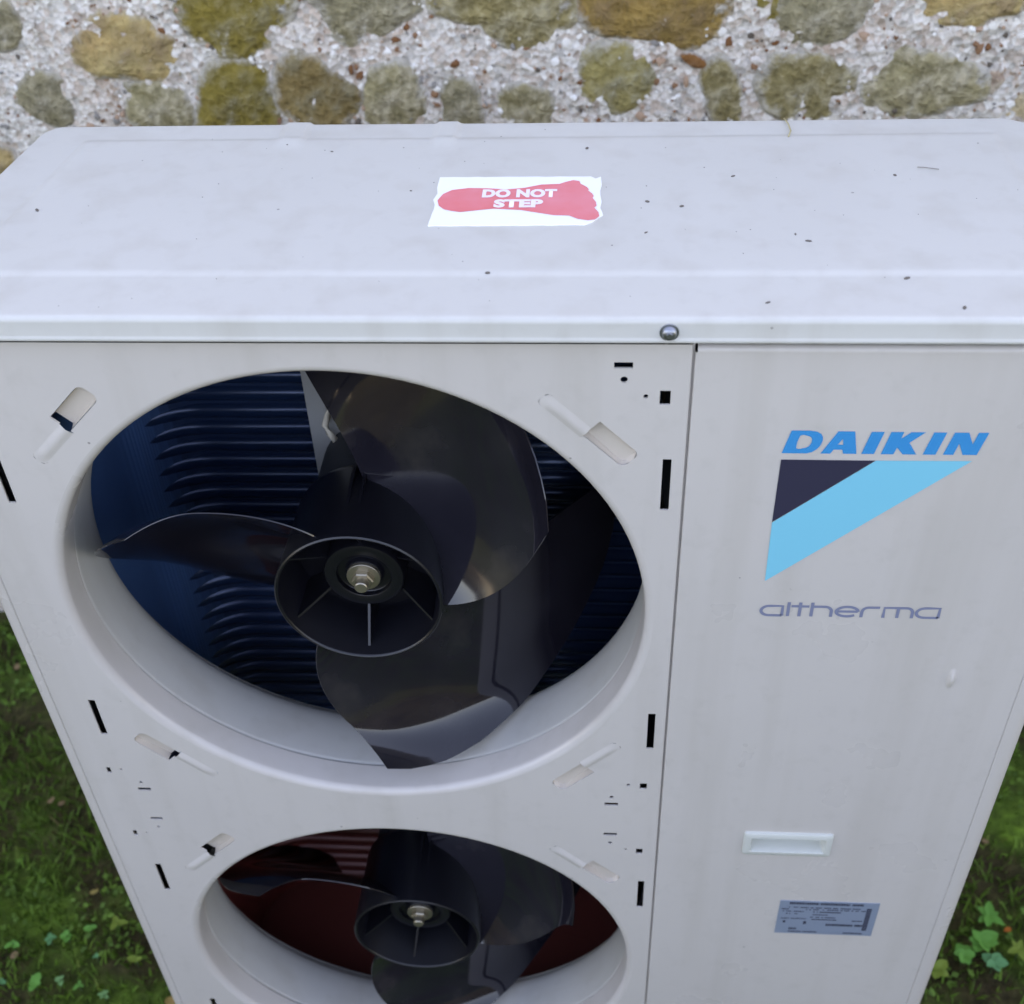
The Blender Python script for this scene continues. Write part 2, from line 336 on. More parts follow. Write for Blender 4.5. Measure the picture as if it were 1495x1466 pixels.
def stone(kind, P, fine):
    N = 56 if fine else 16
    # closed Catmull-Rom resample
    cx = sum(p[0] for p in P) / len(P); cz = sum(p[1] for p in P) / len(P); M = len(P); out = []
    for q in range(N):
        t = q * M / N; i = int(t); u = t - i
        p0, p1, p2, p3 = (P[(i + d) % M] for d in (-1, 0, 1, 2))
        out.append(tuple(.5 * (2 * p1[c] + (p2[c] - p0[c]) * u + (2 * p0[c] - 5 * p1[c] + 4 * p2[c] - p3[c]) * u * u + (3 * p1[c] - p0[c] - 3 * p2[c] + p3[c]) * u ** 3) for c in (0, 1)))
    R = max(hypot(p[0] - cx, p[1] - cz) for p in P); h = rs.uniform(.004, .0075) * min(1, R / .05); tl = rs.uniform(-.05, .05), rs.uniform(-.09, .05)
    rows = []
    prof = [(1.36, -1.4), (1.24, -.30), (1.15, .15), (1.06, .4), (.96, .60), (.84, .77), (.66, .90), (.48, .97), (.25, 1.0)] if fine else [(1.1, -1.3), (.98, .3), (.75, .85), (.35, 1.0)]
    rim = []
    for s, hh in prof:
        row = []; rim += [s] * N
        for (x, z) in out:
            jit = 1 + .06 * noise.noise((x * 40, z * 40, 3)) + .03 * noise.noise((x * 95, z * 95, 7))
            xx = cx + (x - cx) * s * jit; zz = cz + (z - cz) * s * jit
            yy = -h * hh + tl[0] * (xx - cx) + tl[1] * (zz - cz) - (.006 * noise.noise((xx * 22, zz * 22, 4)) + .004 * noise.noise((xx * 60, zz * 60, 8)) + .0016 * noise.noise((xx * 150, zz * 150, 6)))
            row.append((xx - cx, yy, zz - cz))
        rows.append(row)
    mb = MB(); mb.grid(rows, True); k = len(mb.v) - N
    mb.v.append((0, sum(v[1] for v in mb.v[k:k + N]) / N, 0)); c = len(mb.v) - 1
    for q in range(N): mb.f.append((k + q, k + (q + 1) % N, c))
    o = mb.build('stone', SM[kind], wall, True, (cx - .45, -.001, cz))
    at = o.data.attributes.new('lime_rim', 'FLOAT', 'POINT'); at.data.foreach_set('value', rim + [0.])
    return o
for i, (k, P) in enumerate(STONES): fix(stone(k, P, i < shown), 80)
# gravel standing out of the mortar
mb = MB(); ico = bmesh.new(); bmesh.ops.create_icosphere(ico, subdivisions=1, radius=1); iv = [v.co.copy() for v in ico.verts]; jf = [tuple(v.index for v in f.verts) for f in ico.faces]; ico.free()
polys_near = [P for k, P in STONES[:shown]]
for q in range(6500):
    x = rs.uniform(-.48, 1.22); z = rs.uniform(.86, 1.26)
    if any(inpoly(x, z, P) for P in polys_near) and rs.random() < .93: continue
    if noise.noise((x * 16, z * 16, 12)) > .22: continue
    r = rs.choice([.0016, .002, .0025, .003, .0035, .0045, .006]) * rs.uniform(.8, 1.2)
    e = (rs.uniform(.7, 1.4), rs.uniform(.5, .9), rs.uniform(.7, 1.2)); rot = Matrix.Rotation(rs.uniform(0, 6.28), 3, 'Y')
    p = Vector((x - .45, my(x, z) + r * .05, z))
    mb.add([p + rot @ Vector((a.x * e[0] * r * rs.uniform(.55, 1.3), a.y * e[1] * r * rs.uniform(.7, 1.2), a.z * e[2] * r * rs.uniform(.55, 1.3))) for a in iv], jf)
pm, n, l, b = mat('mortar_gravel', (.4, .35, .3), .85, 0, .3)
ge = n.new('ShaderNodeNewGeometry')
rv = ramp(n, [(0, (.20, .085, .035)), (.07, (.12, .095, .075)), (.12, (.27, .14, .075)), (.20, (.44, .29, .20)), (.29, (.26, .24, .22)), (.36, (.50, .45, .40)), (.50, (.66, .60, .54)), (.72, (.76, .72, .66)), (.92, (.84, .81, .77))], 'CONSTANT')
l.new(ge.outputs['Random Per Island'], rv.inputs[0]); l.new(rv.outputs[0], b.inputs['Base Color'])
mb.build('gravel', pm, wall, False, kind='stuff')

# ================================================================== HEAT PUMP
HP = bpy.data.objects.new('heat_pump', None); C.objects.link(HP); HP.location = (.45, .16, .0)
tag(HP, 'white outdoor heat pump with two open black fans and a blue logo', 'heat pump')
def U(x, y, z): return (x - .45, y - .16, z + ZO)      # unit coordinates -> child coordinates
BOT = -1.145
AX, AZ1, AZ2 = .314, -.272, -.829                      # fan axes
AX2, AZ2f = .317, -.8197
# ---- fan panel with all its punched holes
holes = []
RF = .2525
for cz in (AZ1, AZ2): holes.append(circle(.313, cz, RF, 120))
slots = []
for cx, cz in ((.0527, -.1262), (.0527, -.4150), (.5686, -.1255), (.5690, -.4155), (.0545, -.681), (.5686, -.683), (.0560, -.970), (.5686, -.970)):
    slots.append(crect(cx, cz, .0066, .0495))
for cx, cz, w, h in ((.5644, -.0452, .0076, .0122), (.5651, -.4971, .0066, .0088), (.5648, -.6046, .0066, .0088), (.0427, -.4951, .0042, .0085), (.0438, -.600, .0042, .0085),
                     (.5343, -.0178, .0132, .005), (.5351, -.527, .0132, .0048), (.5351, -.5768, .0132, .0046), (.0716, -.5245, .0132, .0048), (.0725, -.5736, .0132, .0042)):
    slots.append(crect(cx, cz, w, h))
for cx, cz, r in ((.5349, -.0299, .0027), (.5507, -.0441, .0018), (.5508, -.4956, .0019), (.5511, -.6017, .0014), (.5352, -.5157, .0022), (.5351, -.5914, .0022),
                  (.0553, -.4935, .0014), (.0703, -.5137, .0019), (.0711, -.5881, .0019), (.0560, -.599, .0012)):
    slots.append(circle(cx, cz, r, 14))
# twist-lock catches for the missing fan guards: a raised lobe and a sunk lobe end to end
def lobe(t0, t1, hw=.0076, n=6, round0=True, round1=True):
    """outline in (tangent, radial) coordinates"""
    P = []
    rr = hw * .7
    if round1: P += [(t1 - rr + rr * cos(a), -hw + rr + rr * sin(a)) for a in [-pi / 2 + pi / 2 * k / n for k in range(n + 1)]] + [(t1 - rr + rr * cos(a), hw - rr + rr * sin(a)) for a in [pi / 2 * k / n for k in range(n + 1)]]
    else: P += [(t1, -hw), (t1, hw)]
    if round0: P += [(t0 + rr + rr * cos(a), hw - rr + rr * sin(a)) for a in [pi / 2 + pi / 2 * k / n for k in range(n + 1)]] + [(t0 + rr + rr * cos(a), -hw + rr + rr * sin(a)) for a in [pi + pi / 2 * k / n for k in range(n + 1)]]
    else: P += [(t0, hw), (t0, -hw)]
    return P
catches = []
OFR, OFL = -.0030, .0026           # the two lobes are staggered across the joint
for cz in (AZ1, AZ2):
    for ang in (45, 135, 225, 315):
        a = radians(ang); o2 = (.313 + .279 * cos(a), cz + .279 * sin(a)); tv = (sin(a), -cos(a)); rv2 = (cos(a), sin(a))   # tangent runs clockwise
        M = lambda t, r, o2=o2, tv=tv, rv2=rv2: (o2[0] + tv[0] * t + rv2[0] * r, o2[1] + tv[1] * t + rv2[1] * r)
        catches.append((M, ang))
for M, ang in catches:
    pa = [(t, r + OFR) for t, r in lobe(-.0445, 0, .0062, round1=False)]; pb = [(t, r + OFL) for t, r in lobe(0, .0425, .0090, round0=False)]
    slots.append([M(t, r) for t, r in pa[1:] + [pa[0], pb[-1]] + pb[:-2] + [pb[-2]]])
outer = rect(.0165, .5808, BOT + .01, -.0005)
mb = MB(); mb.flat(outer, holes + slots, lambda x, z: U(x, 0, z))
fp = mb.build('fan_panel', PAINT, HP)
bm = bmesh.new(); bm.from_mesh(fp.data)
for f in bm.faces:
    if f.normal.y > 0: f.normal_flip()
bm.to_mesh(fp.data); bm.free()
# cut edges of the sheet, 1.2 mm thick, and its folded right edge
mb = MB()
for s in slots: mb.wall(s, lambda x, z: U(x, 0, z), lambda x, z: U(x, .0016, z))
rows = []
for k in range(6):
    a = k / 5 * pi / 2; rows.append([U(.5808 + .0008 * sin(a), .0012 * (1 - cos(a)), z) for z in (BOT + .01, -.0005)])
rows.append([U(.5816, .025, z) for z in (BOT + .01, -.0005)])
mb.grid(rows)
fix(mb.build('sheet_edge', PAINT, fp), 40)
# catches
HWL, HWR = .0090, .0062
def half_w(t):
    w, e = (HWL, .0425 - t) if t > 0 else (HWR, t + .0445)
    RC = w * .7
    return w - RC + sqrt(max(0, RC * RC - (RC - max(0, e)) ** 2)) if e < RC else w
CATCH = paint('warm_reflection_paint', (.60, .525, .45), .4, False)  # beige tint stands for warm light reflected inside the sunk lobes
for M, ang in catches:
    mb = MB()
    ja = [-1, -.97, -.86, -.6, -.3, 0, .3, .6, .86, .97, 1]
    rows = []
    for i in range(15):                                   # raised lobe, rising towards the joint
        t = -.0445 + .0442 * (i / 14) ** 1.15; up = min(1, (t + .0445) / .012); hgt = .0018 * up * up * (3 - 2 * up) * (.75 + .25 * (t + .0445) / .044)
        hw = half_w(t); row = []
        for a in ja:
            q = M(t, hw * a + OFR); row.append(U(q[0], -hgt * (1 - a * a) ** 1.9, q[1]))
        rows.append(row)
    mb.grid(rows)
    fix(mb.build('raised_lobe', PAINT, fp, True), 60); mb = MB()
    rows = []
    for i in range(15):                                   # sunk lobe, deepest at the joint
        t = .0014 + (.0425 - .0014) * (1 - (1 - i / 14) ** 1.2); d = .0066 - .0030 * (t / .0425); hw = half_w(t) - .0004; row = []
        for a in ja:
            q = M(t, hw * a + OFL); e = min(1, (1 - abs(a)) / .14)
            row.append(U(q[0], .0010 if i == 14 else .0010 + d * (1 - (1 - e) ** 2), q[1]))
        rows.append(row)
    mb.grid(rows)
    fix(mb.build('guard_catch', CATCH, fp, True), 50)

# ---- orifice rings and fan shrouds
def orifice(cz):
    prof = [(RF, 0)] + [(RF - .0075 * sin(a), .0075 * (1 - cos(a))) for a in [pi / 2 * k / 10 for k in range(1, 11)]] + [(.2448, .014), (.2446, .030)]
    prof = [(r, y) for r, y in prof]
    mb = MB(); mb.lathe(prof, 120)
    o = mb.build('orifice_rim', PAINT, HP, True, U(.313, 0, cz))
    fix(o)
    prof = [(.262, .0325), (.2490, .0325), (.2470, .0330), (.2462, .0345), (.2462, .037), (.2466, .05), (.2474, .07), (.2490, .085), (.2515, .094), (.256, .100), (.264, .104), (.266, .1055), (.266, .108), (.262, .107)]
    mb = MB(); mb.lathe(prof, 120)
    fix(mb.build('fan_shroud', PAINT_PLASTIC, HP, True, U(.313, 0, cz)), 50)
orifice(AZ1); orifice(AZ2)

# ---- fan
cF = [-0.1267, 0.8351, 0.3644, -0.2775, 0.0237, -0.0417, 0.0376]
cG = [1.5747, 0.8058, -0.0501, -0.4184, 0.0973, 0.0678, 0.0931]
RH, RT = .0725, .243
TIP = [(0, .1970), (.03, .2110), (.08, .2240), (.15, .2335), (.28, .2425), (.51, .2425), (.7, .2405), (.84, .2345), (.94, .226), (1, .213)]
def tipr(u):
    for (a, ra), (b_, rb) in zip(TIP, TIP[1:]):
        if u <= b_: return ra + (rb - ra) * (u - a) / (b_ - a)
    return TIP[-1][1]
def blade_pt(u, s):
    r = RH - .002 + (tipr(u) - RH + .002) * s; q = (r - RH) / (RT - RH)
    P = lambda c: (c[0] + c[1] * q + c[2] * q * q + c[3] * q ** 3, c[4] + c[5] * q + c[6] * q * q)
    (t1, y1), (t2, y2) = P(cF), P(cG)
    th = t1 + (t2 - t1) * u; y = y1 + (y2 - y1) * u
    y += .010 * sin(pi * u) * (1 - .3 * q)                                        # camber
    e = max(0, s - .70 - .25 * u); y -= .25 * e * e * (1 - u)                       # tip corner curls forward
    return Vector((r * cos(th), y, r * sin(th)))
def blade_mesh():
    nu, ns = 40, 26; g = [[blade_pt(i / nu, j / ns) for j in range(ns + 1)] for i in range(nu + 1)]
    top, bot = [], []
    for i in range(nu + 1):
        ta, tb = [], []
        for j in range(ns + 1):
            du = g[min(i + 1, nu)][j] - g[max(i - 1, 0)][j]; ds = g[i][min(j + 1, ns)] - g[i][max(j - 1, 0)]
            nn = du.cross(ds).normalized()
            if nn.y > 0: nn = -nn
            w = .0014 * (1 - .45 * j / ns) * (.45 + .55 * min(1, 6 * min(i, nu - i) / nu))
            ta.append(g[i][j] + nn * w); tb.append(g[i][j] - nn * w)
        top.append(ta); bot.append(tb)
    mb = MB(); mb.grid(top); mb.grid(bot)
    mb.grid([top[0], bot[0]]); mb.grid([top[-1], bot[-1]])
    mb.grid([[r[-1] for r in top], [r[-1] for r in bot]]); mb.grid([[r[0] for r in top], [r[0] for r in bot]])
    return mb
def hub_mesh():
    mb = MB()
    mb.lathe([(.0695, .0200), (.0700, .0188), (.0715, .0180), (.0728, .0190), (.0730, .021), (.0722, .06), (.0712, .112), (.0700, .118), (.066, .122), (.0, .122)], 72)
    mb.lathe([(.0695, .0200), (.0688, .076), (.0660, .080), (.0372, .080), (.0362, .078), (.0358, .0505), (.0348, .0488), (.0335, .0484), (.0255, .0484), (.0245, .0490), (.0242, .0540), (.0232, .0548), (.0175, .0548), (.0168, .0540), (.0166, .0505), (.0158, .0495), (.0, .0495)], 72)
    for k in range(6):
        a = radians(270 + 60 * k); d = Vector((cos(a), 0, sin(a))); t = Vector((-sin(a), 0, cos(a))) * .0011
        q = [(.0350, .0535), (.0695, .030), (.0695, .0795), (.0350, .0795)]
        A = [d * r + Vector((0, y, 0)) - t for r, y in q]; B = [d * r + Vector((0, y, 0)) + t for r, y in q]
        mb.add(A + B, [(0, 1, 2, 3), (7, 6, 5, 4), (0, 4, 5, 1), (1, 5, 6, 2), (3, 2, 6, 7), (0, 3, 7, 4)])
    for k in range(3):
        for da in (2, 10):
            a = cG[0] + radians(da - 4) + k * 2 * pi / 3; d = Vector((cos(a), 0, sin(a))); t = Vector((-sin(a), 0, cos(a))) * .0013
            q = [(.071, .052), (.0768, .096), (.0768, .110), (.071, .113)]
            A = [d * r + Vector((0, y, 0)) - t for r, y in q]; B = [d * r + Vector((0, y, 0)) + t for r, y in q]
            mb.add(A + B, [(0, 1, 2, 3), (7, 6, 5, 4), (0, 4, 5, 1), (1, 5, 6, 2), (3, 2, 6, 7), (0, 3, 7, 4)])
    return mb
hub = fix(hub_mesh().build('fan_hub', HUBM, HP, True, U(AX, 0, AZ1)), 40)
bl = fix(blade_mesh().build('blade', FAN, hub, True), 45)
for k in (1, 2):
    b2 = bl.copy(); C.objects.link(b2); b2.parent = hub; b2.rotation_euler = (0, k * 2 * pi / 3, 0)
mb = MB()
mb.lathe([(.0, .0325), (.0052, .0325), (.0060, .0335), (.0060, .0425)], 20)
mb.lathe([(.0, .0405), (.0088, .0405), (.0098, .0415), (.0098, .0470)], 6)
mb.lathe([(.0, .0462), (.0145, .0462), (.0150, .0468), (.0150, .0500)], 32)
bolt = fix(mb.build('bolt', mat('dull_plated_steel', (.42, .37, .29), .42, .9)[0], hub, True), 35)
hub2 = hub.copy(); C.objects.link(hub2); hub2.parent = HP; hub2.location = U(AX2, .0034, AZ2f)
hub2.rotation_euler = (0, radians(8.9), 0)
for ch in list(hub.children):
    c = ch.copy(); C.objects.link(c); c.parent = hub2

# ---- inside of the unit
ZT = -.006
mb = MB()
mb.box(*[.5855 - .45, .589 - .45], .004 - .16, .30 - .16, BOT + .02 + ZO, ZT + ZO)                      # partition
mb.build('partition', DARK, HP)
mb = MB(); mb.box(.02 - .45, .58 - .45, .012 - .16, .30 - .16, ZT - .002 + ZO, ZT + ZO); mb.build('inner_top', DARK, HP)
mb = MB(); mb.box(.020 - .45, .868 - .45, .004 - .16, .303 - .16, BOT + ZO, BOT + .02 + ZO); mb.build('base_pan', mat('red_reflection_pan', (.17, .034, .024), .6)[0], HP)  # pan floor coloured for red light reflected into the unit
# motor stand: two upright rails
def rail(x0, x1):
    mb = MB(); mb.box(x0 - .45, x1 - .45, .198 - .16, .2 - .16, BOT + .03 + ZO, ZT - .01 + ZO)
    mb.box(x0 - .45, x0 + .0015 - .45, .2 - .16, .225 - .16, BOT + .03 + ZO, ZT - .01 + ZO); mb.box(x1 - .0015 - .45, x1 - .45, .2 - .16, .225 - .16, BOT + .03 + ZO, ZT - .01 + ZO)
    mb.build('motor_rail', GALV, HP)
rail(.2450, .2735); rail(.3545, .383)
mb = MB()
for cz in (AZ1, AZ2):
    m2 = MB(); m2.lathe([(.0, .125), (.058, .125), (.062, .129), (.062, .196), (.058, .1975)], 40)
    fix(m2.build('fan_motor', DARK, HP, True, U(AX, 0, cz)), 40)
mb = MB(); mb.tube([U(*p) for p in ((.268, .19, -.190), (.267, .19, -.200), (.2625, .188, -.212), (.2655, .187, -.220), (.2705, .186, -.227), (.2665, .186, -.238), (.2640, .187, -.250), (.2615, .19, -.272), (.262, .192, -.30))], .0033, 8)
fix(mb.build('cable', CREAM, HP, True))
# heat exchanger: flat across the back, round bend, then down the left side
def coil_path(off):
    P = [(.58, .275 - off), (.46, .275 - off), (.34, .275 - off), (.22, .275 - off), (.12, .275 - off)]
    P += [(.12 - (.075 - off) * sin(a), .200 + (.075 - off) * cos(a)) for a in [pi / 2 * k / 12 for k in range(1, 13)]]
    P += [(.045 + off, .16), (.045 + off, .10), (.045 + off, .03)]
    return P
ZM = -.78
for nm, z0, z1, fm in (('coil_fins', ZM, ZT - .004, FIN_LIT), ('coil_fins', BOT + .03, ZM, FIN_RED)):
    P_ = coil_path(0)
    if fm is FIN_LIT:
        mb = MB(); mb.grid([[U(x, y, z) for x, y in P_[:9]] for z in (z0, z1)]); fix(mb.build(nm, FIN_SHADED, HP, True))
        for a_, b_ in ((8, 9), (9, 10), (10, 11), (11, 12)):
            w_ = (a_ - 7) / 5; mb = MB(); mb.grid([[U(x, y, z) for x, y in P_[a_:b_ + 1]] for z in (z0, z1)]); fix(mb.build(nm, fins('bend_light_fins', tuple(p + (q - p) * w_ for p, q in zip((.016, .036, .085), (.055, .15, .34))), tuple(p + (q - p) * w_ for p, q in zip((.022, .048, .11), (.075, .19, .42)))), HP, True))  # bend strips blend from the shaded to the lit fin colour
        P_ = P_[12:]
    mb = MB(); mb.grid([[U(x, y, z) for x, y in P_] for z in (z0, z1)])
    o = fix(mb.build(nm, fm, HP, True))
    if fm is FIN_RED: o['label'] = 'lower half of the coil with reflected red painted in'
tb = MB()
pts = coil_path(-.0046); path = [Vector((x, y, 0)) for x, y in pts[:-3]]
path = path[:5] + [Vector((pts[k][0] - .0056 * ((k - 4) / 9) ** 1.3, pts[k][1] + .0056 * ((k - 4) / 9) ** 1.3, 0)) for k in range(5, 14)]
tb.tube([(p.x - .45, p.y - .16, 0) for p in path], .0102, 16)
t0 = fix(tb.build('coil_tube', TUBE, HP, True, (0, 0, 0)))
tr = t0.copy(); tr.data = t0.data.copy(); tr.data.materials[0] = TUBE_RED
nrow = 0; z = ZT - .016
while z > BOT + .04:
    up = z > ZM
    if nrow == 0: o = t0
    else:
        o = t0.copy()
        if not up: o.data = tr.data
        C.objects.link(o); o.parent = HP
    o.location = (0, 0, z + ZO); nrow += 1; z -= .0215
bpy.data.objects.remove(tr)

# ---- sides with rounded front corners
def side(sgn, x_crease, x_out, name):
    P = [(x_crease, .0006), (x_crease - sgn * -.0005, .0002)]
    rx = abs(x_out - x_crease) - .0015; ry = .013
    P = [(x_crease, .0008), (x_crease + sgn * .0012, -.0006)]
    P += [(x_crease + sgn * (.0015 + rx * sin(a)), -.0006 + ry * (1 - cos(a))) for a in [pi / 2 * (k / 10) for k in range(11)]]
    P += [(.0012, .06), (.0050, .12), (.0165, .285), (.030, .3155)] if sgn < 0 else [(x_out, .10), (.8950, .262), (.8820, .296), (.8480, .3155)]
    mb = MB(); mb.grid([[U(x, y, z) for z in (BOT + .005, -.001)] for x, y in P])
    return fix(mb.build(name, PAINT, HP, True), 30)
side(-1, .0165, .0005, 'side_panel'); side(1, .8788, .8995, 'side_panel')
mb = MB(); mb.box(.031 - .45, .847 - .45, .311 - .16, .3153 - .16, BOT + .02 + ZO, -.002 + ZO); mb.build('back_panel', PAINT, HP)
# ---- service panel with a grip recess
HX0, HX1, HZ0, HZ1 = .6685, .7515, -.5985, -.5665
outer = rect(.5850, .8788, BOT + .01, -.0068)
mb = MB(); mb.flat(outer, [rect(HX0, HX1, HZ0, HZ1)], lambda x, z: U(x, 0, z))
sp = mb.build('service_panel', PAINT, HP)
bm = bmesh.new(); bm.from_mesh(sp.data)
for f in bm.faces:
    if f.normal.y > 0: f.normal_flip()
bm.to_mesh(sp.data); bm.free()
mb = MB(); rows = []
for k in range(8):
    a = pi / 2 * k / 7; rows.append([U(x, .0042 * (1 - cos(a)), -.0068 + .0042 * sin(a)) for x in (.5850, .8788)])
rows.append([U(x, .02, -.0026) for x in (.5850, .8788)]); mb.grid(rows)
rows = []
for k in range(6):
    a = pi / 2 * k / 5; rows.append([U(.5850 - .0016 * sin(a), .0016 * (1 - cos(a)), z) for z in (BOT + .01, -.0068)])
rows.append([U(.5834, .02, z) for z in (BOT + .01, -.0068)]); mb.grid(rows)
fix(mb.build('rolled_edge', PAINT, sp, True), 30)
mb = MB(); mb.box(.5817 - .45, .5833 - .45, .0045 - .16, .02 - .16, BOT + .02 + ZO, .003 + ZO); mb.build('seam_flange', PAINT, sp)
# grip: proud white frame, sloping pocket
mb = MB()
def ringrow(x0, x1, z0, z1, y, rad=.003, n=4):
    P = []
    for cx, cz, a0 in ((x1 - rad, z0 + rad, -90), (x1 - rad, z1 - rad, 0), (x0 + rad, z1 - rad, 90), (x0 + rad, z0 + rad, 180)):
        for k in range(n + 1):
            a = radians(a0 + 90 * k / n); P.append(U(cx + rad * cos(a), y, cz + rad * sin(a)))
    return P
mb.grid([ringrow(HX0 - .002, HX1 + .002, HZ0 - .002, HZ1 + .002, .0), ringrow(HX0 - .0015, HX1 + .0015, HZ0 - .0015, HZ1 + .0015, -.0022), ringrow(HX0 - .0005, HX1 + .0005, HZ0 - .0005, HZ1 + .0005, -.0030),
         ringrow(HX0 + .0050, HX1 - .0045, HZ0 + .0038, HZ1 - .0055, -.0030, .002), ringrow(HX0 + .0056, HX1 - .0050, HZ0 + .0042, HZ1 - .0060, -.0024, .002), ringrow(HX0 + .0064, HX1 - .0064, HZ0 + .0050, HZ1 - .0064, .012, .002)], True)
k = len(mb.v); mb.f.append(tuple(range(k - 20, k)))
hd = fix(mb.build('grip_handle', HANDLE_W, HP, True), 35)
# ---- lid
LX0, LX1, LY0, LY1, LT = .002, .8985, -.0092, .3205, .0254
def half_x(y):
    """x limits of the rounded lid outline at depth y"""
    x0, x1 = -.0085 + .077 * y, LX1 - .003 * (y / .32)
    rl, rr, rf = .022, .050, .016
    if y > LY1 - rl: x0 += rl - sqrt(max(0, rl * rl - (y - (LY1 - rl)) ** 2))
    if y > LY1 - rr: x1 -= rr - sqrt(max(0, rr * rr - (y - (LY1 - rr)) ** 2))
    if y < LY0 + rf: d = rf - sqrt(max(0, rf * rf - (LY0 + rf - y) ** 2)); x0 += d; x1 -= d
    return x0, x1
def sm(a, b_, x): t = min(1, max(0, (x - a) / (b_ - a))); return t * t * (3 - 2 * t)
FR = .0045
def lid_z(x, y):
    x0, x1 = half_x(y)
    d = min(x - x0, x1 - x, y - LY0, LY1 - y)
    z = LT
    if d < FR: z -= FR - sqrt(max(0, FR * FR - (FR - d) ** 2))
    e = min(sm(.0465, .0555, y), 1 - sm(.280, .288, y), sm(.037, .043, x - .086 * y), 1 - sm(.841, .849, x))
    z += .0014 * e
    for a, c in ((.236, .2615), (.371, .3945)):                                  # pressed ribs over the back rim
        w = min(sm(a, a + .0035, x), 1 - sm(c - .0035, c, x)) * sm(.260, .290, y); z += .0022 * w
    return z + .0005 * noise.noise((x * 3, y * 3, 0))
ed = [0, .0002, .0006, .0012, .002, .003, .0045, .007, .012]
ys = [LY0 + e for e in ed] + [LY0 + .012 + (LY1 - LY0 - .024) * k / 130 for k in range(1, 130)] + [LY1 - e for e in reversed(ed)]
fx = ed + [.012 + (.896 - .024) * k / 300 for k in range(1, 300)] + [.896 - e for e in reversed(ed)]
rows = []
for y in ys:
    x0, x1 = half_x(y); W = x1 - x0; row = []
    for s in fx:
        if s < .02: x = x0 + s * min(1, W / .896 + .0)
        elif s > .876: x = x1 - (.896 - s)
        else: x = x0 + .02 + (W - .04) * (s - .02) / .856
        row.append((x, y))
    rows.append(row)
mb = MB(); mb.grid([[U(x, y, lid_z(x, y)) for x, y in r] for r in rows])
# lip: straight down from the outline
ringxy = rows[0] + [r[-1] for r in rows[1:]] + rows[-1][-2::-1] + [r[0] for r in rows[-2:0:-1]]
def outset(x, y, d): return (x + (-d if x < .3 and y > .01 else d if x > .6 and y > .01 else 0), y + (-d if y < .1 else d if y > .25 else 0))
mb.grid([[U(x, y, lid_z(x, y)) for x, y in ringxy], [U(x, y, .0112) for x, y in ringxy], [U(*outset(x, y, .0004), .0100) for x, y in ringxy], [U(*outset(x, y, .0011), .0090) for x, y in ringxy], [U(*outset(x, y, .0011), .0074) for x, y in ringxy], [U(*outset(x, y, .0006), .0068) for x, y in ringxy], [U(x, y, .0066) for x, y in ringxy]], True)
def inset(x, y, d): return (x + (d if x < .3 else -d if x > .6 else 0), y + (d if y < .1 else -d if y > .25 else 0))
mb.grid([[U(x, y, .0066) for x, y in ringxy], [U(*inset(x, y, .0015), .0062) for x, y in ringxy], [U(*inset(x, y, .0015), .010) for x, y in ringxy]], True)
lid = fix(mb.build('lid', PAINT_LID, HP, True), 50)
mb = MB(); mb.box(.022 - .45, .865 - .45, .0 - .16, .297 - .16, .008 + ZO, .010 + ZO); mb.build('lid_underside', PAINT_LID, lid)
def screw(x, z, y):
    mb = MB(); mb.lathe([(.0, -.0062), (.0022, -.0062), (.0024, -.0050), (.0042, -.0046), (.0052, -.0036), (.0056, -.0022), (.0058, -.0010), (.0072, -.0009), (.0075, 0.0004)], 24)
    mb.v = [tuple(c * .9 for c in v_) for v_ in mb.v]; fix(mb.build('screw', mat('screw_steel', (.34, .36, .40), .4, 1.)[0], lid, True, U(x, y, z)), 40)
screw(.5640, .0150, LY0)
# ---- warning sticker on the lid
def top(x, y, h=.0004): return U(x, y, lid_z(x, y) + h)
def rough_line(a, b_, n, amp, seed):
    return [(a[0] + (b_[0] - a[0]) * k / n + amp * noise.noise((k * .9, seed, 0)), a[1] + (b_[1] - a[1]) * k / n + amp * noise.noise((k * .9, seed, 5))) for k in range(n)]
corn = [(.3862, .1215), (.5050, .1225), (.5110, .1265), (.5155, .1340), (.5185, .1375), (.5170, .150), (.5178, .160), (.5168, .180), (.5180, .190), (.5172, .2045), (.5130, .2010), (.5090, .2050), (.3868, .2050), (.3866, .185), (.3880, .1755), (.3858, .165), (.3880, .156), (.3872, .140)]
st = []
for a, b_ in zip(corn, corn[1:] + corn[:1]):
    L = hypot(a[0] - b_[0], a[1] - b_[1]); st += rough_line(a, b_, max(1, int(L / .006)), .0008, a[0] * 50 + a[1] * 77)
mb = MB(); mb.flat(st, [], lambda x, y: top(x, y, .0007)); mb.wall(st, lambda x, y: top(x, y, .0007), lambda x, y: top(x, y, .0))
stick = fix(mb.build('warning_sticker', WHITE, HP))
FOOT = [(.3893, .1631), (.3925, .174), (.399, .181), (.4119, .1845), (.4280, .1838), (.4429, .1817), (.4570, .1845), (.4699, .19), (.4842, .191), (.489, .1945), (.495, .1976), (.5000, .1960), (.5012, .1908), (.5030, .1890), (.5062, .1850), (.5078, .1809), (.5072, .1790), (.5105, .1735), (.5117, .1689), (.5108, .1660), (.5135, .1590), (.5140, .1524), (.5122, .1495), (.5155, .1420), (.5162, .1353), (.5130, .1300), (.5079, .1287), (.500, .1310), (.4931, .1366), (.4816, .1372), (.4690, .1415), (.4558, .1461), (.4343, .1486), (.4220, .1460), (.4091, .143), (.4020, .1450), (.3958, .1478), (.3912, .154)]
mb = MB(); mb.flat(FOOT, [], lambda x, y: top(x, y, .0010)); mb.build('foot_print', REDPRINT, stick)
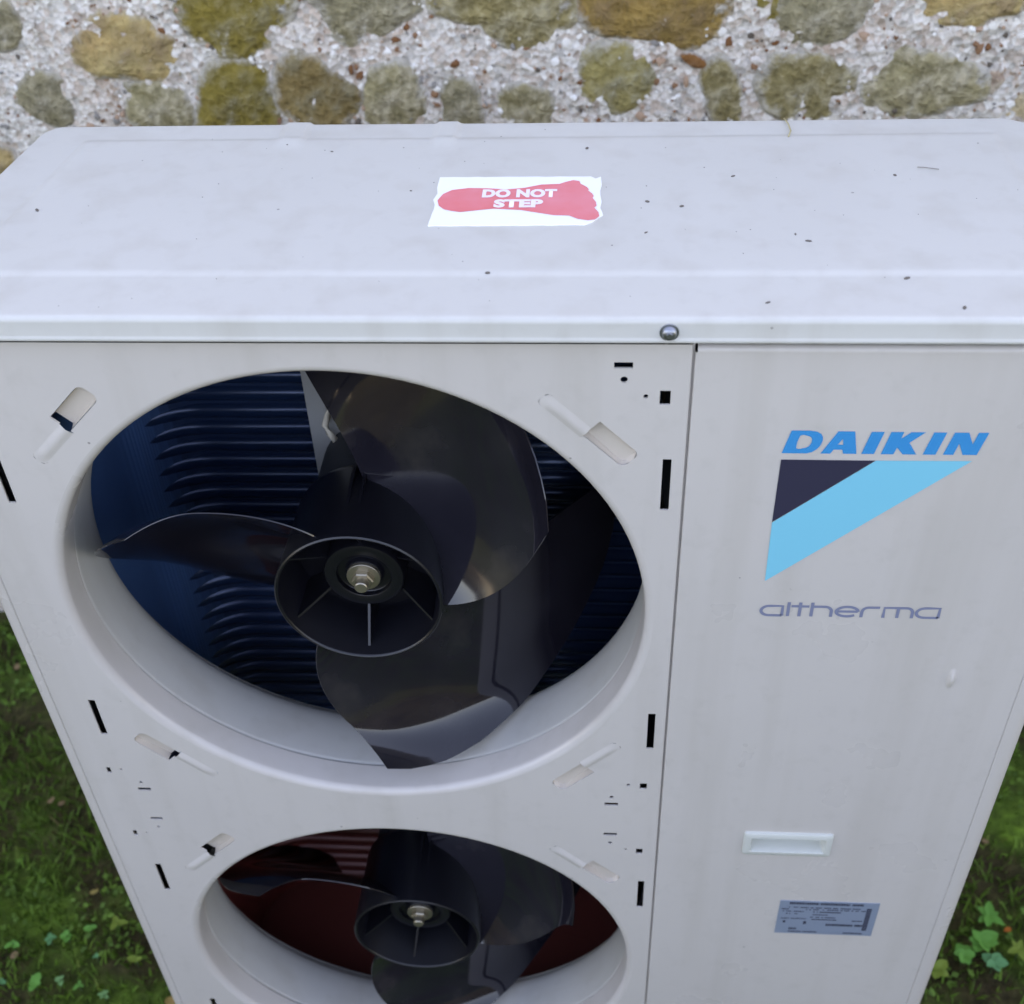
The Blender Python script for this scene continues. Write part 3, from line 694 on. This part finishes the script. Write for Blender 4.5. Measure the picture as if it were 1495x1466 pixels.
def bfont(name, text, w, h, m, parent, fn, bold=.02, spacing=1.05):
    cu = bpy.data.curves.new(name, 'FONT'); cu.body = text; cu.offset = bold; cu.space_character = spacing; cu.resolution_u = 4
    o = bpy.data.objects.new(name, cu); C.objects.link(o)
    me = bpy.data.meshes.new_from_object(o.evaluated_get(bpy.context.evaluated_depsgraph_get()))
    bpy.data.objects.remove(o)
    xs = [v.co.x for v in me.vertices]; yy = [v.co.y for v in me.vertices]; x0, x1, y0, y1 = min(xs), max(xs), min(yy), max(yy)
    for v in me.vertices: v.co = fn((v.co.x - x0) / (x1 - x0) * w, (v.co.y - y0) / (y1 - y0) * h)
    me.materials.clear(); me.materials.append(m); me.name = name
    q = bpy.data.objects.new(name, me); C.objects.link(q); q.parent = parent
    return q
bfont('lettering', 'DO NOT', .0590, .0145, PINKWHITE, stick, lambda a, c: top(.4238 + a, .1668 + c, .0013), .06)
bfont('lettering', 'STEP', .0385, .0140, PINKWHITE, stick, lambda a, c: top(.4340 + a, .1496 + c, .0013), .06)
# ---- brand lettering and mark on the service panel
def front(x, z, d=.0004): return U(x, -d, z)
bx = lambda P: [(.652 + a / 1000, -.094 + c / 1000) for a, c in P]
def spl(P, n=5):
    out = []; M = len(P)
    for i in range(M):
        p0, p1, p2, p3 = (P[(i + d) % M] for d in (-1, 0, 1, 2))
        for q in range(n):
            u = q / n; out.append(tuple(.5 * (2 * p1[c] + (p2[c] - p0[c]) * u + (2 * p0[c] - 5 * p1[c] + 4 * p2[c] - p3[c]) * u * u + (3 * p1[c] - p0[c] - 3 * p2[c] + p3[c]) * u ** 3) for c in (0, 1)))
    return out
LET = [([(-.6, .3), (4.3, 21), (18, 21), (22.5, 20.2), (25.7, 18.2), (27.3, 15.2), (27.5, 12), (26.6, 8), (24.4, 4.4), (21.2, 1.7), (17.5, .3)], [spl([(9.2, 5.0), (10.9, 16.4), (15.5, 16.6), (18.8, 15.2), (19.8, 12.4), (19.3, 8.8), (17.2, 6.1), (14, 5.0)], 2)]),
       ([(27.3, .3), (37.6, 20.6), (49.4, 20.6), (53.2, .3), (43.6, .3), (42.6, 4.0), (36.4, 4.0), (34.3, .3)], [[(38.6, 8.6), (41.7, 13.8), (42.6, 8.6)]]),
       ([(56.6, .3), (61.2, 20.4), (70.3, 20.4), (65.7, .3)], []),
       ([(70.6, .2), (75.0, 20.4), (84.0, 20.4), (82.8, 14.4), (89.2, 20.4), (99.3, 20.4), (89.3, 10.9), (95.9, .2), (86.2, .2), (81.3, 6.4), (79.6, .2)], []),
       ([(100.5, .2), (105.1, 20.3), (114.2, 20.3), (109.6, .2)], []),
       ([(114.8, .2), (119.6, 20.3), (129.6, 20.3), (134.0, 9.8), (136.3, 20.3), (143.5, 20.3), (138.8, .2), (128.8, .2), (124.5, 10.4), (122.2, .2)], [])]
for P, H in LET:
    mb = MB(); mb.flat(bx(P), [bx(h) for h in H], front); mb.build('brand_letter', BRIGHT_BLUE, sp)
mb = MB(); mb.flat([(.6516, -.0996), (.7198, -.0998), (.6514, -.1606)], [], front); mb.build('brand_mark', NAVY, sp)
mb = MB(); mb.flat([(.7202, -.0998), (.7888, -.0994), (.6522, -.2234), (.6514, -.1611)], [], front); mb.build('brand_mark', PALE_BLUE, sp)
# thin rounded lower-case word under the mark, drawn with strokes (millimetres)
SK = [0]
def stroke(mb, P, w=2.6):
    SK[0] += 1; dd = .0003 + .00006 * (SK[0] % 4)
    L, Rr = [], []
    for i, p in enumerate(P):
        a = P[max(i - 1, 0)]; c = P[min(i + 1, len(P) - 1)]; dx, dy = c[0] - a[0], c[1] - a[1]; q = hypot(dx, dy) or 1
        nx, ny = -dy / q * w / 2, dx / q * w / 2; L.append((p[0] + nx, p[1] + ny)); Rr.append((p[0] - nx, p[1] - ny))
    f = lambda a, c: front(.652 + a / 1000, -.2630 + c / 1000, dd)
    mb.grid([[f(*p) for p in L], [f(*p) for p in Rr]])
def arc(cx, cy, rx, ry, a0, a1, n=14): return [(cx + rx * cos(radians(a0 + (a1 - a0) * k / n)), cy + ry * sin(radians(a0 + (a1 - a0) * k / n))) for k in range(n + 1)]
wd = []
wd.append([[(17.6, .6), (17.6, 11.6), (8, 11.6)] + arc(7, 6.2, 6.6, 5.4, 90, 270) + [(17.6, .8)]])
wd.append([[(22.3, 16.2), (22.3, .2)]])
wd.append([[(31.6, 16.2), (31.6, .2)], [(24.5, 11.6), (38.8, 11.6)]])
wd.append([[(41.3, 16.2), (41.3, .2)], [(41.3, 11.6), (51.5, 11.6)] + arc(51.5, 6.4, 5.6, 5.2, 90, 0) + [(57.1, .3)]])
wd.append([arc(69.7, 6.6, 8.8, 5.4, 0, 315, 26) , [(61.5, 6.6), (78.4, 6.6)]])
wd.append([[(81.6, .3), (81.6, 6.4)] + arc(87, 6.4, 5.4, 5.2, 180, 90) + [(95.4, 11.6)]])
wd.append([[(99.2, .3), (99.2, 11.6), (117, 11.6)] + arc(117, 6.4, 5.0, 5.2, 90, 0) + [(122, .3)], [(110.3, 11.6), (110.3, .3)]])
wd.append([[(143.2, .6), (143.2, 11.8), (133, 11.8)] + arc(132, 6.4, 6.8, 5.4, 90, 270) + [(143.2, 1.0)]])
for S in wd:
    mb = MB()
    for P in S: stroke(mb, P)
    fix(mb.build('model_letter', GREYPRINT, sp))
# raised bump added to give a small glint of sky light
mb = MB(); rows = []
for i in range(9):
    f_ = i / 8; rows.append([U(.8203 + .0045 * f_ * cos(2 * pi * k / 24), -.0036 * (cos(pi * f_) * .5 + .5), -.335 + .014 * f_ * sin(2 * pi * k / 24)) for k in range(24)])
mb.grid(rows, True); fix(mb.build('glint_bump', PAINT, sp, True))
# ---- rating plate
PX0, PX1, PZ0, PZ1 = .7145, .8168, -.7475, -.6845
mb = MB(); mb.box(PX0 - .45, PX1 - .45, -.0006 - .16, 0 - .16, PZ0 + ZO, PZ1 + ZO); rp = mb.build('rating_plate', PLATE, HP)
mb = MB(); rr = random.Random(5)
def ink(x0, x1, z0, z1): mb.add([front(PX0 + a, PZ0 + c, .0009) for a, c in ((x0, z0), (x1, z0), (x1, z1), (x0, z1))], [(0, 1, 2, 3)])
def words(x0, x1, z, h, dens=.85):
    x = x0
    while x < x1:
        w = rr.uniform(.0008, .0018)
        if rr.random() < dens: ink(x, min(x + w, x1), z, z + h)
        x += w + .0005
words(.010, .040, .0570, .0040, 1); words(.042, .072, .0570, .0040, 1); words(.0745, .086, .0570, .0040, 1)
words(.010, .084, .0505, .0020); words(.003, .012, .0470, .0020); words(.028, .090, .0470, .0018, .6); words(.004, .026, .0430, .0016, .7); words(.036, .066, .0425, .0022, .8)
words(.008, .020, .0385, .0016, .6); words(.036, .052, .0375, .0018); words(.034, .060, .0325, .0018, .8); words(.004, .030, .0290, .0018, .9); words(.036, .062, .0282, .0020, .9); words(.078, .090, .0275, .0020, .7)
ink(.0065, .009, .0215, .0255); ink(.028, .031, .0195, .0250); words(.052, .090, .0175, .0042, .97); words(.014, .022, .0085, .0035, 1); words(.014, .044, .0035, .0022, .9); words(.072, .092, .0030, .0026, .95)
for k in range(16): ink(.0905, .0955, .0105 + k * .0027, .0105 + k * .0027 + .0021)
mb.build('lettering', PLATE_INK, rp)

# ---- feet
for x in (.12, .78):
    mb = MB(); mb.box(x - .05 - .45, x + .05 - .45, .0 - .16, .32 - .16, -.02, BOT + ZO); mb.build('foot', GALV, HP)

# ---- specks of dirt and a dry stalk on the lid
SPK = [(.4372, .0513), (.2888, .2566), (.3658, .1816), (.5532, .1604), (.5792, .1521), (.5509, .1101), (.6224, .2041), (.7491, .2036), (.66, .1063), (.6681, .0957), (.7289, .0442), (.6306, .012), (.7592, .0052), (.07, .1499), (.5053, .2595), (.2475, .2699)]
mb = MB()
for x, y in SPK:
    r = rs.uniform(.0007, .0015); e = rs.uniform(1, 2.4); rot = Matrix.Rotation(rs.uniform(0, 3), 3, 'Z')
    p = Vector((x, y, lid_z(x, y) + ZO + r * .3)); mb.add([p + rot @ Vector((a.x * r * e, a.y * r, a.z * r * .6)) for a in iv], jf)
for q in range(60):
    x = rs.uniform(.03, .87); y = rs.uniform(0, .31); r = rs.uniform(.0003, .0007)
    p = Vector((x, y, lid_z(x, y) + ZO)); mb.add([p + Vector((a.x * r, a.y * r, a.z * r * .6)) for a in iv], jf)
sk = mb.build('dirt_specks', mat('dark_grit', (.15, .13, .11), .9)[0], kind='stuff')
tag(sk, 'dark specks of grit scattered over the white lid', 'grit')
def stalk(name, P, r, label, m):
    mb = MB(); mb.tube([(x, y, lid_z(x, y) + ZO + h) for x, y, h in P], r, 6); o = fix(mb.build(name, m, None, True)); tag(o, label, 'dry stalk')
STRAW = mat('straw', (.42, .36, .20), .8)[0]
stalk('dry_stalk', [(.6755, .3185, .002), (.6768, .3040, .003), (.6778, .2909, .002), (.6746, .2783, .001)], .0007, 'thin curved straw coloured stalk at the back edge of the lid', STRAW)
stalk('dry_stalk', [(.769, .217, .0008), (.774, .2155, .0012), (.779, .2138, .0012), (.785, .2128, .0008)], .00035, 'tiny straight dark stalk lying near the right end of the lid', mat('dark_straw', (.24, .22, .20), .8)[0])

# ================================================================== PLANTS ON THE GROUND
def leaf_mat(name, a, c):
    m, n, l, b = mat(name, a, .6, 0, .3)
    ge = n.new('ShaderNodeNewGeometry'); r = ramp(n, [(0, a), (1, c)]); l.new(ge.outputs['Random Per Island'], r.inputs[0]); l.new(r.outputs[0], b.inputs['Base Color'])
    return m
gmat, n, l, b = mat('grass_blades', (.05, .08, .02), .75, 0, .25)
ge = n.new('ShaderNodeNewGeometry')
rv = ramp(n, [(0, (.060, .044, .018)), (.14, (.10, .075, .026)), (.24, (.052, .098, .013)), (.55, (.075, .15, .017)), (.8, (.11, .22, .024)), (.95, (.16, .18, .036))])
tn = tex(n, l, 'ShaderNodeTexNoise', 5, 3); ad = n.new('ShaderNodeMath'); ad.operation = 'MULTIPLY_ADD'; ad.inputs[1].default_value = .55
l.new(ge.outputs['Random Per Island'], ad.inputs[0]); mr = n.new('ShaderNodeMapRange'); mr.inputs[1].default_value = .3; mr.inputs[2].default_value = .7; mr.inputs[3].default_value = 0; mr.inputs[4].default_value = .45; l.new(tn.outputs[0], mr.inputs[0]); l.new(mr.outputs[0], ad.inputs[2])
l.new(ad.outputs[0], rv.inputs[0]); l.new(rv.outputs[0], b.inputs['Base Color'])
mb = MB()
for q in range(26000):
    left = rs.random() < .6
    x = rs.uniform(-.85, .02) if left else rs.uniform(.88, 1.7); y = rs.uniform(-.15, .88)
    d = noise.noise((x * 5, y * 5, 4))
    if d < -.18 and rs.random() < .7: continue
    z = ghz(x, y); h = rs.uniform(.006, .022) * (1 + .8 * d); a = rs.uniform(0, 6.28); w = rs.uniform(.0010, .0026); ln = rs.uniform(.2, 1.3) * h; a2 = rs.uniform(0, 6.28)
    px, py = cos(a) * w, sin(a) * w; lx, ly = cos(a2) * ln, sin(a2) * ln
    mb.add([(x - px, y - py, z - .002), (x + px, y + py, z - .002), (x + lx * .5 + px * .7, y + ly * .5 + py * .7, z + h * .65), (x + lx * .5 - px * .7, y + ly * .5 - py * .7, z + h * .65), (x + lx, y + ly, z + h)], [(0, 1, 2, 3), (3, 2, 4)])
gr = mb.build('grass', gmat, kind='stuff'); tag(gr, 'short mossy grass on dark soil either side of the unit', 'grass')
# clumps of tiny moss leaves
mmat = leaf_mat('moss_leaves', (.045, .10, .010), (.10, .20, .022))
mb = MB()
for q in range(9000):
    left = rs.random() < .55
    x = rs.uniform(-.85, .02) if left else rs.uniform(.88, 1.7); y = rs.uniform(-.1, .88)
    if noise.noise((x * 6, y * 6, 8)) < .05: continue
    z = ghz(x, y) + rs.uniform(.002, .012); r = rs.uniform(.002, .0048); t = rs.uniform(0, 6.28); tl = rs.uniform(-.6, .6), rs.uniform(-.6, .6)
    mb.add([(x + r * cos(t + k * pi / 2) * (1.5 if k % 2 else 1), y + r * sin(t + k * pi / 2) * (1.5 if k % 2 else 1), z + r * (tl[0] * cos(k * pi / 2) + tl[1] * sin(k * pi / 2))) for k in range(4)], [(0, 1, 2, 3)])
ms = mb.build('moss', mmat, kind='stuff'); tag(ms, 'bright green moss leaves among the grass by the unit', 'moss')

def leaf_mesh(L, W, lobes=0):
    """a cupped leaf lying along +x, midrib raised; lobes scallop its edge"""
    N = 9; rows = []
    for i in range(N + 1):
        t = i / N; hw = W * sin(pi * min(1, .08 + .92 * t) ** .8) ** .75 * (1 + (.22 * abs(sin(t * pi * lobes)) if lobes else 0)); hw = max(hw, .0004) if i < N else .0002
        rows.append([(L * t, hw * s, .18 * hw * abs(s) - .10 * L * t * t + .006 * (1 - abs(s)) * .1) for s in (-1, -.5, 0, .5, 1)])
    mb = MB(); mb.grid(rows); return mb
LG = [leaf_mat('weed_leaf', (.06, .22, .03), (.085, .28, .045)), leaf_mat('weed_leaf_pale', (.10, .24, .08), (.12, .27, .09)), leaf_mat('weed_leaf_yellowish', (.13, .20, .025), (.15, .22, .03)), leaf_mat('weed_leaf_bluish', (.06, .22, .08), (.08, .26, .10))]
STEM = mat('weed_stem', (.06, .10, .03), .7)[0]
LM = [leaf_mesh(1, .42), leaf_mesh(1, .30), leaf_mesh(1, .46, 3)]
LMd = []
for mbx in LM:
    me = bpy.data.meshes.new('leaf'); me.from_pydata(mbx.v, [], mbx.f); me.polygons.foreach_set('use_smooth', [True] * len(me.polygons)); LMd.append(me)
def weed(x, y, n_, L, mi, li, label, h=.02, group='small green weeds in the grass'):
    e = bpy.data.objects.new('small_weed', None); C.objects.link(e); e.location = (x, y, ghz(x, y)); tag(e, label, 'weed', group)
    mb = MB(); mb.tube([(0, 0, -.005), (0, 0, h)], .0012, 5); mb.build('stem', STEM, e)
    me = LMd[li]; key = (li, mi)
    if key not in weed.cache:
        q = me.copy(); q.materials.append(LG[mi]); weed.cache[key] = q
    a0 = rs.uniform(0, 6.28)
    for k in range(n_):
        o = bpy.data.objects.new('leaf', weed.cache[key]); C.objects.link(o); o.parent = e
        s = L * .66 * rs.uniform(.7, 1.2); o.scale = (s, s, s); o.location = (0, 0, h - .002 * (k % 3)); o.rotation_euler = (rs.uniform(-.25, .25), rs.uniform(-.35, .1), a0 + k * 2 * pi / n_ + rs.uniform(-.25, .25))
weed.cache = {}
WEEDS = [(-.344, .191, 3, .017, 0, 0, 'bright green weed with rounded leaves nearest the left picture edge'), (-.288, .199, 4, .014, 3, 0, 'bluish green weed at the left end of a row of three'),
 (-.262, .202, 4, .015, 0, 2, 'bright green weed with scalloped leaves in the middle of a row of three'), (-.228, .212, 3, .016, 0, 0, 'green weed with rounded leaves at the right end of a row of three'),
 (-.190, .222, 3, .024, 2, 1, 'yellowish green weed with longer narrow leaves close to the unit'), (-.146, .169, 2, .019, 2, 0, 'yellowish green two leaved weed beside the left edge of the unit'),
 (-.284, .128, 4, .020, 0, 2, 'largest bright green scalloped weed at the bottom left'), (-.248, .135, 3, .013, 1, 0, 'small pale weed right of the largest scalloped weed'),
 (-.219, .129, 3, .015, 0, 1, 'narrow leaved green weed at the bottom, left of the unit'), (-.334, .127, 3, .015, 3, 0, 'bluish weed in the bottom left corner of the picture'),
 (-.180, .118, 5, .013, 1, 1, 'pale small leaved weed at the bottom edge beside the unit'), (-.206, .171, 3, .010, 3, 0, 'tiny bluish weed below the row of three')]
for w in WEEDS: weed(*w)
# leafy clump on the right
for x, y, n_, L, mi, li, lab in ((1.079, .245, 7, .036, 0, 0, 'leafy bright green plant in the middle of the right hand clump'), (1.099, .285, 6, .032, 0, 1, 'green plant with upright leaves at the back of the right hand clump'), (1.052, .225, 6, .030, 0, 2, 'green plant with scalloped leaves at the front of the right hand clump'),
                               (1.090, .213, 5, .028, 3, 0, 'bluish green plant at the near right of the clump'), (1.012, .205, 5, .026, 2, 0, 'yellowish green plant between the clump and the right side of the unit'), (1.130, .235, 5, .026, 2, 1, 'yellowish plant at the far right edge of the clump')):
    weed(x, y, n_, L, mi, li, lab, .032, 'plants of the leafy clump right of the unit')
# fallen leaves
FL = [(-.25, .275, .020, 0, 'yellow fallen leaf in the grass above the row of weeds'), (-.378, .444, .022, 1, 'left one of two brown fallen leaves lying side by side'), (-.362, .441, .018, 1, 'right one of two brown fallen leaves lying side by side'), (-.083, .119, .026, 2, 'ochre fallen leaf touching the bottom left edge of the unit'),
      (-.55, .74, .020, 1, 'brown fallen leaf far back beside the left edge of the unit'), (-.330, .177, .018, 1, 'brown fallen leaf among the weeds at the left picture edge'), (1.126, .266, .015, 3, 'orange fallen leaf on the right hand leafy clump'), (1.126, .42, .018, 1, 'brown fallen leaf in the grass behind the right hand clump')]
FM = [mat('leaf_yellow', (.32, .25, .07), .7)[0], mat('leaf_brown', (.19, .12, .055), .8)[0], mat('leaf_ochre', (.30, .19, .05), .7)[0], mat('leaf_orange', (.45, .12, .012), .7)[0]]
for x, y, L, mi, lab in FL:
    o = bpy.data.objects.new('fallen_leaf', LMd[0].copy()); o.data.materials.append(FM[mi]); C.objects.link(o)
    o.location = (x, y, ghz(x, y) + (.034 if mi == 3 else .014)); L *= .7; o.scale = (L, L, L); o.rotation_euler = (rs.uniform(-.3, .3), rs.uniform(-.2, .3), rs.uniform(0, 6.28)); tag(o, lab, 'fallen leaf', 'fallen leaves on the grass')

# ================================================================== ADDED HEDGE (unseen behind the camera; blocks low sky light, mirrored in glossy parts)
hg = bpy.data.objects.new('added_hedge', None); C.objects.link(hg); hg.location = (0, -5.2, 0); tag(hg, 'unseen evergreen hedge added to block low sky light and show in reflections', 'hedge')
def hy(x, z): return .16 * noise.noise((x * 1.1, z * 1.1, 3)) + .07 * noise.noise((x * 3.1, z * 3.1, 6))
HT = 2.9
mb = MB(); prof = [(0, -.1), (.05, .4), (.05, .8), (.02, 1.2), (-.03, 1.7), (-.12, 1.97), (-.35, 2.1), (-.7, 2.1), (-.95, 1.9), (-1.05, 1.3), (-1.05, -.1)]
mb.grid([[(x, y + hy(x, z) * (1 if y > -.5 else -1), z + .22 * noise.noise((x * .8, 1, 9)) * (z > 1.45)) for y, z in prof] for x in [-8 + .25 * k for k in range(69)]])
mb.build('foliage', mat('hedge_green', (.018, .024, .010), .9)[0], hg, True)
lm = leaf_mat('hedge_leaf', (.020, .026, .010), (.055, .050, .020)); mb = MB(); rh = random.Random(3)
for q in range(16000):
    x = rh.uniform(-8, 9); k = rh.uniform(0, 6.99); i = int(k); u = k - i; y = prof[i][0] + (prof[i + 1][0] - prof[i][0]) * u; z = prof[i][1] + (prof[i + 1][1] - prof[i][1]) * u
    z += .22 * noise.noise((x * .8, 1, 9)) * (z > 1.45) + rh.uniform(-.03, .05); y += hy(x, z) + rh.uniform(-.02, .08); r = rh.uniform(.03, .06)
    a = Vector((rh.uniform(-1, 1), rh.uniform(-1, 1), rh.uniform(-1, 1))).normalized() * r; c = a.cross(Vector((rh.uniform(-1, 1), rh.uniform(-1, 1), rh.uniform(-1, 1)))).normalized() * r * .6; p = Vector((x, y, z))
    mb.add([p - a, p + c, p + a, p - c], [(0, 1, 2, 3)])
mb.build('leaf_mass', lm, hg, kind='stuff')
